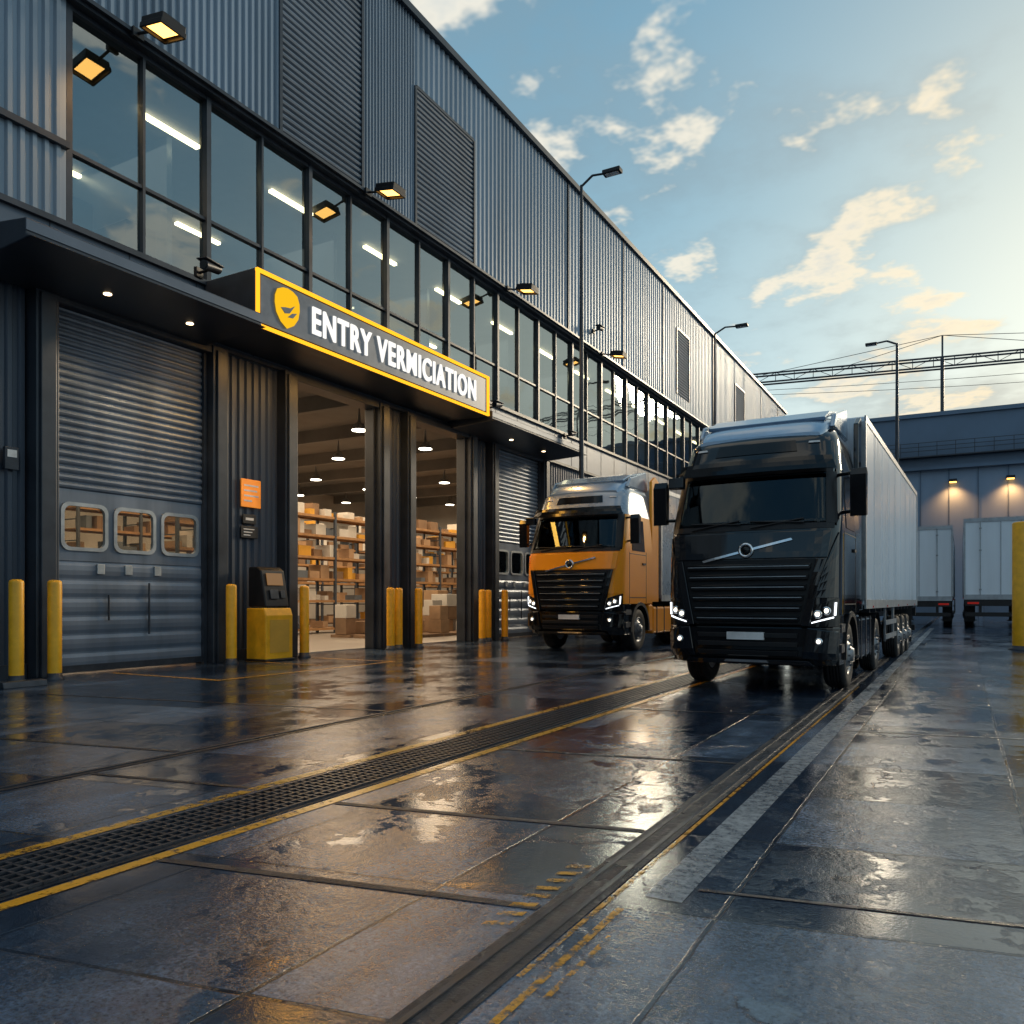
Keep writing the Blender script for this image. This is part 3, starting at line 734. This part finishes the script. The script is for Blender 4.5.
    mb.prism([(1.15,4.22),(1.6,4.40),(2.45,4.56),(2.5,4.50),(1.7,4.34),(1.2,4.17)],-0.92,0.92,'x')
    for s in (-1,1): mb.prism([(1.1,4.05),(1.3,4.28),(2.4,4.56),(2.5,4.2),(2.5,4.05)],s*0.99,s*1.06,'x')
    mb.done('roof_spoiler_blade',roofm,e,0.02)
    mb=MB()
    for s in (-1,1): mb.prism([(2.32,1.2),(2.85,1.2),(2.85,4.35),(2.6,4.45),(2.32,4.3)],s*1.17,s*1.25,'x')
    mb.done('side_air_deflectors',paint,e,0.015)
    mb=MB(); fpanel(mb,[(-1.12,1.98),(1.12,1.98),(1.16,2.38),(-1.16,2.38)],0.03,0.0,24,4); mb.done('hood_panel',hood,e,0.012)
    mb=MB(); fpanel(mb,[(-0.80,1.02),(0.80,1.02),(1.0,1.97),(-1.0,1.97)],0.008,0.01,20,6); mb.done('grille_back',M['black'],e)
    mb=MB(); ch=MB(); N=6
    for k in range(N):
        z=1.06+k*0.152; h=0.085; w0=0.74+0.20*(z-1.0); w1=0.74+0.20*(z+h-1.0)
        fpanel(mb,[(-w0,z),(w0,z),(w0+0.01,z+h*0.5),(-w0-0.01,z+h*0.5)],0.075,0.0,18,1)
        fpanel(mb,[(-w0,z+h*0.5),(w0,z+h*0.5),(w1,z+h),(-w1,z+h)],0.045,0.0,18,1)
        fpanel(ch,[(-w0+0.02,z+h*0.5-0.002),(w0-0.02,z+h*0.5-0.002),(w0-0.02,z+h*0.5+0.009),(-w0+0.02,z+h*0.5+0.009)],0.078,0.0,18,1)
    mb.done('grille_slats',M['blackg'],e,0.006); ch.done('grille_slat_trims',M['steel'],e)
    mb=MB()
    for s in (0,1):
        q=[(0.78,1.0),(0.90,1.0),(1.08,1.97),(0.98,1.97)]
        fpanel(mb,sym(q) if s else q,0.06,0.0,3,5)
    mb.done('grille_frame',low2,e,0.01)
    mb=MB()
    for s in (0,1):
        q=[(0.93,1.40),(1.245,1.40),(1.245,2.36),(1.12,1.97)]
        fpanel(mb,sym(q) if s else q,0.018,0.0,6,6)
    mb.done('corner_panels',paint,e,0.008)
    mb=MB(); fpanel(mb,[(-0.66,1.965),(-0.64,1.935),(0.66,2.245),(0.64,2.275)],0.06,-0.03,2,14)
    mb.done('diagonal_bar',M['chrome'],e)
    mb=MB(); yb=yf(0,2.11)-0.06
    mb.lathe([(0.075,0.02),(0.075,-0.02),(0.10,-0.02),(0.115,0.0),(0.115,0.03)],(0,yb,2.11),'y',28); mb.done('badge_ring',M['chrome'],e)
    mb=MB(); mb.lathe([(0.0,-0.012),(0.075,-0.012),(0.075,0.03)],(0,yb,2.11),'y',24); mb.done('badge_center',M['blackg'],e)
    mb=MB(); fpanel(mb,[(-1.235,0.42),(1.235,0.42),(1.26,0.98),(-1.26,0.98)],0.0,0.35,34,4)
    for s in (-1,1): mb.box(s*1.02,s*1.245,0.40,0.82,0.42,1.16)
    mb.done('bumper',M['blackg'],e,0.02)
    mb=MB(); fpanel(mb,[(-0.95,0.42),(0.95,0.42),(0.88,0.50),(-0.88,0.50)],0.06,0.0,18,1)
    for s in (0,1):
        q=[(0.78,0.52),(1.21,0.50),(1.24,0.92),(0.86,0.98)]
        fpanel(mb,sym(q) if s else q,0.035,0.0,8,4)
    mb.done('bumper_corners',low2,e,0.015)
    mb=MB()
    for k in range(3):
        z=0.56+k*0.13; fpanel(mb,[(-0.72,z),(0.72,z),(0.74,z+0.07),(-0.74,z+0.07)],0.04,0.0,16,1)
    mb.done('lower_grille_slats',M['black'],e,0.008)
    mb=MB(); fpanel(mb,[(-0.33,0.455),(0.33,0.455),(0.30,0.49),(-0.30,0.49)],0.075,-0.05,6,1); mb.done('skid_plate',M['chrome'],e)
    mb=MB(); fpanel(mb,[(-0.27,0.79),(0.27,0.79),(0.27,0.90),(-0.27,0.90)],0.065,0.0,4,1); mb.done('number_plate',M['white'],e)
    hb=MB(); hl=MB(); hp=MB(); hr=MB()
    for s in (0,1):
        f=(lambda q:sym(q)) if s else (lambda q:q)
        fpanel(hb,f([(0.86,0.99),(1.245,0.99),(1.25,1.40),(0.97,1.30)]),0.012,0.0,10,5)
        fpanel(hl,f([(0.92,1.035),(1.19,1.115),(1.19,1.135),(0.925,1.055)]),0.03,0.0,8,1)
        fpanel(hl,f([(1.195,1.15),(1.212,1.15),(1.222,1.34),(1.205,1.34)]),0.03,0.0,2,3)
        sx=-1 if s else 1
        for x,z in ((1.00,1.17),(1.11,1.22)):
            y=yf(x,z); hp.lathe([(0.0,-0.018),(0.025,-0.018),(0.035,-0.010)],(sx*x,y-0.012,z),'y',16)
            hr.lathe([(0.036,-0.012),(0.055,-0.022),(0.062,-0.005),(0.062,0.01)],(sx*x,y-0.012,z),'y',16)
        x,z=1.02,0.78
        hp.lathe([(0.0,-0.03),(0.03,-0.03)],(sx*x,yf(x,z)-0.035,z),'y',16); hr.lathe([(0.03,-0.03),(0.05,-0.035),(0.055,0.0)],(sx*x,yf(x,z)-0.035,z),'y',16)
    hb.done('headlight_housing',M['blackg'],e); hl.done('led_strips',M['led'],e); hp.done('headlight_projectors',M['ledw'],e); hr.done('headlight_reflectors',M['chrome'],e)
    mb=MB()
    for x0,x1 in ((-0.85,-0.12),(0.05,0.80)):
        a=Vector((x0,yf(x0,2.44)-0.04,2.44)); b=Vector((x1,yf(x1,2.56)-0.05,2.56)); mb.cyl(a,b,0.013,6)
        c=a.lerp(b,0.45); d=Vector((c.x+0.42,yf(c.x+0.42,2.50)-0.05,2.50)); mb.cyl(Vector((c.x-0.35,yf(c.x-0.35,2.54)-0.045,2.54)),d,0.012,6)
    mb.done('wipers',M['black'],e)
    mb=MB(); mg=MB()
    for s in (-1,1):
        mb.prism([(0.42,2.58),(0.54,2.60),(0.56,3.22),(0.46,3.28),(0.40,3.18)],s*1.38,s*1.60,'x')
        mb.cyl((s*1.18,0.66,3.22),(s*1.42,0.50,3.22),0.028,8); mb.cyl((s*1.2,0.62,2.66),(s*1.42,0.50,2.66),0.028,8)
        mg.box(s*1.49-0.085,s*1.49+0.085,0.562,0.568,2.82,3.18); mg.box(s*1.49-0.085,s*1.49+0.085,0.55,0.557,2.63,2.78)
    mb.prism([(0.05,3.12),(0.16,3.10),(0.18,3.26),(0.06,3.28)],-1.22,-0.98,'x'); mb.cyl((-1.1,0.12,3.25),(-1.1,0.45,3.36),0.02,8)
    mb.done('mirrors',M['blackg'],e,0.035,3); mg.done('mirror_glass',M['chrome'],e)
    mb=MB()
    for s in (-1,1):
        pts=[(0.84,2.45),(1.72,2.45),(1.72,3.22),(1.05,3.22),(0.90,2.95)]
        vs=[(s*(interp(HW,z)+0.008),y,z) for y,z in pts]+[(s*(interp(HW,z)-0.02),y,z) for y,z in pts]
        mb.add(vs,[(0,1,2,3,4),(9,8,7,6,5)]+[(i,(i+1)%5,5+(i+1)%5,5+i) for i in range(5)])
    mb.done('side_windows',M['blackg'],e)
    mb=MB()
    for s in (-1,1):
        for ya,yb_,za,zb in ((0.66,0.68,1.17,2.4),(1.82,1.84,1.17,2.45),(0.68,1.82,1.30,1.32),(0.68,1.82,2.36,2.375)):
            mb.box(s*1.26,s*1.273,ya,yb_,za,zb)
        mb.box(s*1.27,s*1.295,1.55,1.75,2.12,2.17)
    mb.done('door_seams_and_handle',M['black'],e)
    mb=MB()
    for s in (-1,1):
        seg=14; pts=[]
        for k in range(seg+1):
            t=R(-5+190*k/seg); pts.append((1.42+0.66*math.cos(t),0.54+0.66*math.sin(t)))
        for k in range(seg,-1,-1):
            t=R(-5+190*k/seg); pts.append((1.42+0.58*math.cos(t),0.54+0.58*math.sin(t)))
        for k in range(seg):
            a,b,c,d=pts[k],pts[k+1],pts[2*seg-k],pts[2*seg+1-k]
            x0,x1=s*0.90,s*1.28
            mb.add([(x0,*a),(x0,*b),(x0,*c),(x0,*d),(x1,*a),(x1,*b),(x1,*c),(x1,*d)],[(0,1,5,4),(2,3,7,6),(4,5,6,7),(0,3,2,1)])
    mb.done('wheel_arches',M['black'],e)
    mb=MB()
    for s in (-1,1):
        mb.box(s*1.0,s*1.25,2.05,2.40,0.45,1.15)
        mb.box(s*0.75,s*1.24,2.45,4.15,0.38,1.08)
    mb.done('side_skirts_and_tank',paint,e,0.05,3)
    mb=MB()
    for s in (-1,1):
        for z in (0.60,0.90): mb.box(s*1.20,s*1.265,0.45,0.80,z,z+0.12)
        for yy in (2.7,3.3,3.9): mb.box(s*1.22,s*1.248,yy,yy+0.05,0.38,1.09)
    mb.done('steps_and_tank_straps',M['dsteel'],e)
    mb=MB()
    for x in (-0.42,0.42): mb.box(x-0.05,x+0.05,0.6,6.4,0.72,1.0)
    mb.box(-0.9,0.9,0.5,2.3,0.85,1.15); mb.cyl((-1,1.42,0.52),(1,1.42,0.52),0.08); mb.cyl((-1,5.1,0.52),(1,5.1,0.52),0.12)
    mb.box(-0.45,0.45,0.35,1.1,0.5,0.9); mb.box(-0.5,0.5,4.6,5.6,1.02,1.14)
    mb.done('tractor_chassis',M['dsteel'],e)
    for s in (-1,1):
        wheel(e,s*1.07,1.42,s,0.52,0.32,front=True); wheel(e,s*1.08,5.1,s,0.52,0.28,dual=True)
    mb=MB()
    for s in (-1,1):
        for k in range(9):
            t0=R(20*k);t1=R(20*(k+1)); r_=0.62
            mb.add([(s*0.66,5.1+r_*math.cos(t0),0.52+r_*math.sin(t0)),(s*1.24,5.1+r_*math.cos(t0),0.52+r_*math.sin(t0)),(s*1.24,5.1+r_*math.cos(t1),0.52+r_*math.sin(t1)),(s*0.66,5.1+r_*math.cos(t1),0.52+r_*math.sin(t1))],[(0,1,2,3)],True)
    mb.done('rear_mudguards',M['black'],e)
    trailer_body(e,3.0,tlen,1.28,tr_z1,trmat,1.27,(tlen-5.2,tlen-3.9,tlen-2.6))
    return e
truck((-2.83,12.3,0),R(-1.5),M['paintk'],M['paintk'],M['paintb'],M['trailer'],1.02,14.6,4.55)
truck((-9.15,19.5,0),0,M['painto'],M['paints'],M['paintb'],M['paints'],1.12,15.0,4.2,low2=M['blackg'])
def ptrailer(loc,s,mat):
    e=empty('semi_trailer',loc,R(180),s)
    trailer_body(e,-13,0,1.25,4.4,mat,1.27,(-5.0,-3.7,-2.4))
ptrailer((-1.85,46.5,0),1.18,M['trailerw'])
ptrailer((1.75,46.0,0),1.24,M['trailerw'])
ptrailer((5.6,46.0,0),1.22,M['trailerw'])

def slamp(name,x,y,h,arm,dirx,r=0.09):
    e=empty(name,(x,y,0))
    mb=MB(); mb.cyl((0,0,0),(0,0,h),r*1.3,16,r*0.6); mb.lathe([(r*2.6,0),(r*2.6,0.04),(r*1.6,0.08),(r*1.5,0.5),(r*1.2,0.55)],(0,0,0),'z',16)
    p=Vector((0,0,h-0.05)); q=Vector((dirx*arm*0.5,0,h+0.25)); w=Vector((dirx*arm,0,h+0.2)); mb.cyl(p,q,r*0.5,10); mb.cyl(q,w,r*0.45,10)
    mb.done('pole',M['dsteel'],e)
    mb=MB(); mb.box(min(dirx*arm,dirx*(arm+0.7)),max(dirx*arm,dirx*(arm+0.7)),-0.18,0.18,h+0.10,h+0.26); mb.done('lamp_head',M['black'],e,0.03)
    mb=MB(); mb.box(min(dirx*(arm+0.1),dirx*(arm+0.6)),max(dirx*(arm+0.1),dirx*(arm+0.6)),-0.12,0.12,h+0.085,h+0.099); mb.done('lamp_glass',M['white'],e)
slamp('street_lamp',-12.5,27.7,17.1,0.9,1); slamp('street_lamp',-12.5,46.6,17.0,1.2,1,0.1)
slamp('street_lamp',-3.6,58,18.2,1.2,-1,0.13)
slamp('street_lamp',4.6,60,15.0,0.9,1,0.12)
# ---------------------------------------------------------------- far buildings
FB=empty('distribution_building')
mb=MB(); mb.box(-12,90,90,130,0,14.5); mb.done('lower_walls',M['farwall'],FB)
mb=MB(); mb.box(-12.3,90.3,89.7,130,14.5,19.6); mb.done('upper_band',M['fartop'],FB)
mb=MB(); mb.box(-12.6,90.6,89.4,130.3,19.6,20.0); mb.box(-12.5,90.5,89.2,89.7,14.3,14.6)
for i in range(40): mb.box(-11+i*2.5,-10.9+i*2.5,89.9,90,0,14.3)
for x in (-6,2,10,18): mb.box(x,x+4.2,89.85,90,0,5.2)
mb.done('trim',M['fartop'],FB)
mb=MB()
for i in range(30): mb.box(-10+i*1.6,-9.94+i*1.6,88.6,88.66,15.6,16.9)
for z in (16.1,16.5,16.9): mb.box(-10,38,88.6,88.66,z-0.03,z+0.03)
mb.box(-10,38,88.6,89.7,15.5,15.6)
mb.done('walkway_railing',M['dsteel'],FB)
lens=MB(); hs=MB()
for x in (-0.6,4.2,8.6,14,20):
    hs.box(x-0.35,x+0.35,89.2,90,13.0,13.25); lens.box(x-0.3,x+0.3,89.3,89.8,12.92,12.99)
    l=bpy.data.lights.new('wall_light','SPOT'); l.energy=1000; l.color=(1,0.45,0.14); l.spot_size=R(120); l.spot_blend=0.9; l.shadow_soft_size=0.2
    o=bpy.data.objects.new('wall_light',l); o.location=(x,89.0,12.9); o.rotation_euler=(R(12),0,0); COL.objects.link(o); o.parent=FB
hs.done('lamp_housings',M['black'],FB); lens.done('lamp_lenses',M['lamp'],FB)
OB=empty('unseen_reflection_building')  # added behind the camera, unseen, to give the truck fronts a dark reflection
mb=MB(); mb.box(-60,10,-70,-46,0,9.5); mb.box(30,80,-60,-35,0,7.5); mb.done('walls',M['frame'],OB)
mb=MB()
for i in range(16): mb.box(-58+i*4.2,-55.2+i*4.2,-46,-45.95,5.2,7.6)
mb.done('windows',M['blackg'],OB)
mb=MB(); mb.box(-60.3,10.3,-70.3,-45.7,9.5,9.9); mb.box(29.8,80.3,-60.3,-34.7,7.5,7.8); mb.done('parapet',M['fascia'],OB)
# ---------------------------------------------------------------- gantry
G=empty('overhead_gantry')
mb=MB(); x0,x1,yg=-27,70,114; z0,z1=31.6,32.8
def gy(x): return yg+ (x-x0)*0.16
for z in (z0,z1):
    for dy in (-0.7,0.7): mb.cyl((x0,gy(x0)+dy,z),(x1,gy(x1)+dy,z),0.12,6)
k=x0; i=0
while k<x1:
    for dy in (-0.7,):
        mb.cyl((k,gy(k)+dy,z0),(k,gy(k)+dy,z1),0.05,5); mb.cyl((k,gy(k)+dy,z0 if i%2 else z1),(k+2.4,gy(k+2.4)+dy,z1 if i%2 else z0),0.04,5)
    k+=2.4; i+=1
mb.box(x0-0.4,x0+0.4,yg-1.3,yg+1.3,z0-1.4,z1+0.6)
for x in (x0,-2,x1): 
    for dy in (-0.8,0.8): mb.cyl((x,gy(x)+dy,0),(x,gy(x)+dy,z1),0.22,8)
for x in (-2,): 
    mb.cyl((x,gy(x),z1),(x,gy(x),z1+3),0.12,6)
    for xx,zz in ((-24,z1),(-14,z1),(14,z1),(34,z1)): mb.cyl((x,gy(x),z1+3),(xx,gy(xx),zz),0.04,5)
mb.done('truss',M['dsteel'],G)
mb=MB()
for za,zb in ((30.0,33.5),(29.4,31.5)):
    prev=None
    for t in range(21):
        u=t/20; x=-26+(96)*u; z=za+(zb-za)*u-2.2*math.sin(math.pi*u); p=Vector((x,gy(x)-3,z))
        if prev is not None: mb.cyl(prev,p,0.035,4)
        prev=p
mb.done('cables',M['black'],G)

# ---------------------------------------------------------------- SKY / LIGHT
SAZ,SEL=R(18),R(16)
w=bpy.data.worlds.new('World'); sc.world=w; w.use_nodes=True; nt=w.node_tree; nt.nodes.clear()
out=nt.nodes.new('ShaderNodeOutputWorld')
sky=nd(nt,'ShaderNodeTexSky',sky_type='NISHITA'); sky.sun_disc=False; sky.sun_elevation=SEL; sky.sun_rotation=SAZ
sky.air_density=1.0; sky.dust_density=1.0; sky.ozone_density=2.0
tc=nd(nt,'ShaderNodeTexCoord'); d=tc.outputs['Generated']
sp=nd(nt,'ShaderNodeSeparateXYZ',{0:d}); dz=ma(nt,'MAXIMUM',sp.outputs[2],0.0)
den=ma(nt,'ADD',dz,0.14)
cv=nd(nt,'ShaderNodeCombineXYZ',{0:ma(nt,'DIVIDE',sp.outputs[0],den),1:ma(nt,'DIVIDE',sp.outputs[1],den)}).outputs[0]
sd=Vector((math.sin(SAZ)*math.cos(SEL),math.cos(SAZ)*math.cos(SEL),math.sin(SEL)))
def fbm(loc,scale,det=5.0,ro=0.55,dist=0.0):
    v=nd(nt,'ShaderNodeMapping',{'Vector':cv,'Location':loc}).outputs[0]
    return nd(nt,'ShaderNodeTexNoise',{'Vector':v,'Scale':scale,'Detail':det,'Roughness':ro,'Distortion':dist}).outputs[0]
a=fbm((3.1,1.7,0),3.2,5.0,0.6); b=fbm((9,4,2),0.9,4.0)
def S(x): return nd(nt,'ShaderNodeSeparateColor',{0:x}).outputs[0]
dot=nd(nt,'ShaderNodeVectorMath',{0:d,1:tuple(sd)},operation='DOT_PRODUCT').outputs['Value']
dp=ma(nt,'MAXIMUM',dot,0.0)
glow=ma(nt,'POWER',dp,11.0)
haze=ramp(nt,dz,[(0.0,(0.84,0.90,0.82)),(0.10,(0.76,0.88,0.86)),(0.25,(0.48,0.71,0.80)),(0.42,(0.28,0.52,0.66)),(0.62,(0.17,0.38,0.54)),(1.0,(0.12,0.29,0.46))])
anti=ma(nt,'MULTIPLY_ADD',dot,0.5,0.5,clamp=True)
af=ramp(nt,anti,[(0.0,(0.42,0.52,0.66)),(0.55,(0.88,0.95,1.0)),(1.0,(1,1,1))])
haze=mixc(nt,1.0,haze,af,'MULTIPLY')
nis=mixc(nt,1.0,sky.outputs[0],(0.05,0.05,0.05),'MULTIPLY')
nis=mixc(nt,1.0,nis,(0.5,0.5,0.5),'DARKEN')
skyc=mixc(nt,0.85,nis,haze)
warm=mixc(nt,1.0,(0.62,0.42,0.15),nd(nt,'ShaderNodeCombineColor',{0:glow,1:glow,2:glow}).outputs[0],'MULTIPLY')
skyc=mixc(nt,1.0,skyc,warm,'ADD')
bank=S(ramp(nt,ma(nt,'ADD',ma(nt,'MULTIPLY',b,0.65),ma(nt,'MULTIPLY',a,0.35)),[(0.47,0.0),(0.60,1.0)],'EASE'))
skyc=mixc(nt,ma(nt,'MULTIPLY',bank,0.62),skyc,mixc(nt,glow,(0.22,0.34,0.42),(0.62,0.56,0.44)))
pv=ma(nt,'ADD',ma(nt,'MULTIPLY',a,0.78),ma(nt,'MULTIPLY',b,0.22))
puff=S(ramp(nt,pv,[(0.525,0.0),(0.60,1.0)],'EASE'))
core=S(ramp(nt,pv,[(0.575,0.0),(0.68,1.0)]))
pc=mixc(nt,core,mixc(nt,glow,(1.0,0.93,0.78),(1.15,0.88,0.48)),(0.62,0.68,0.68))
fin=mixc(nt,ma(nt,'MULTIPLY',puff,0.85),skyc,pc)
bg=nd(nt,'ShaderNodeBackground',{'Color':fin,'Strength':1.05}); nt.links.new(bg.outputs[0],out.inputs[0])
L=bpy.data.lights.new('sun','SUN'); L.energy=1.5; L.angle=R(7); L.color=(1,0.82,0.58)
so=bpy.data.objects.new('sun',L); COL.objects.link(so); so.rotation_euler=(-sd).to_track_quat('-Z','Y').to_euler()

cam=bpy.data.cameras.new('camera'); co=bpy.data.objects.new('camera',cam); COL.objects.link(co)
cam.sensor_width=36; cam.lens=28.125; cam.shift_y=0.086; cam.clip_end=3000; cam.clip_start=0.05
co.location=(0,0,1.4); co.rotation_euler=(R(90),0,R(29.25))
sc.camera=co
sc.view_settings.view_transform='Standard'; sc.view_settings.look='None'; sc.view_settings.exposure=0
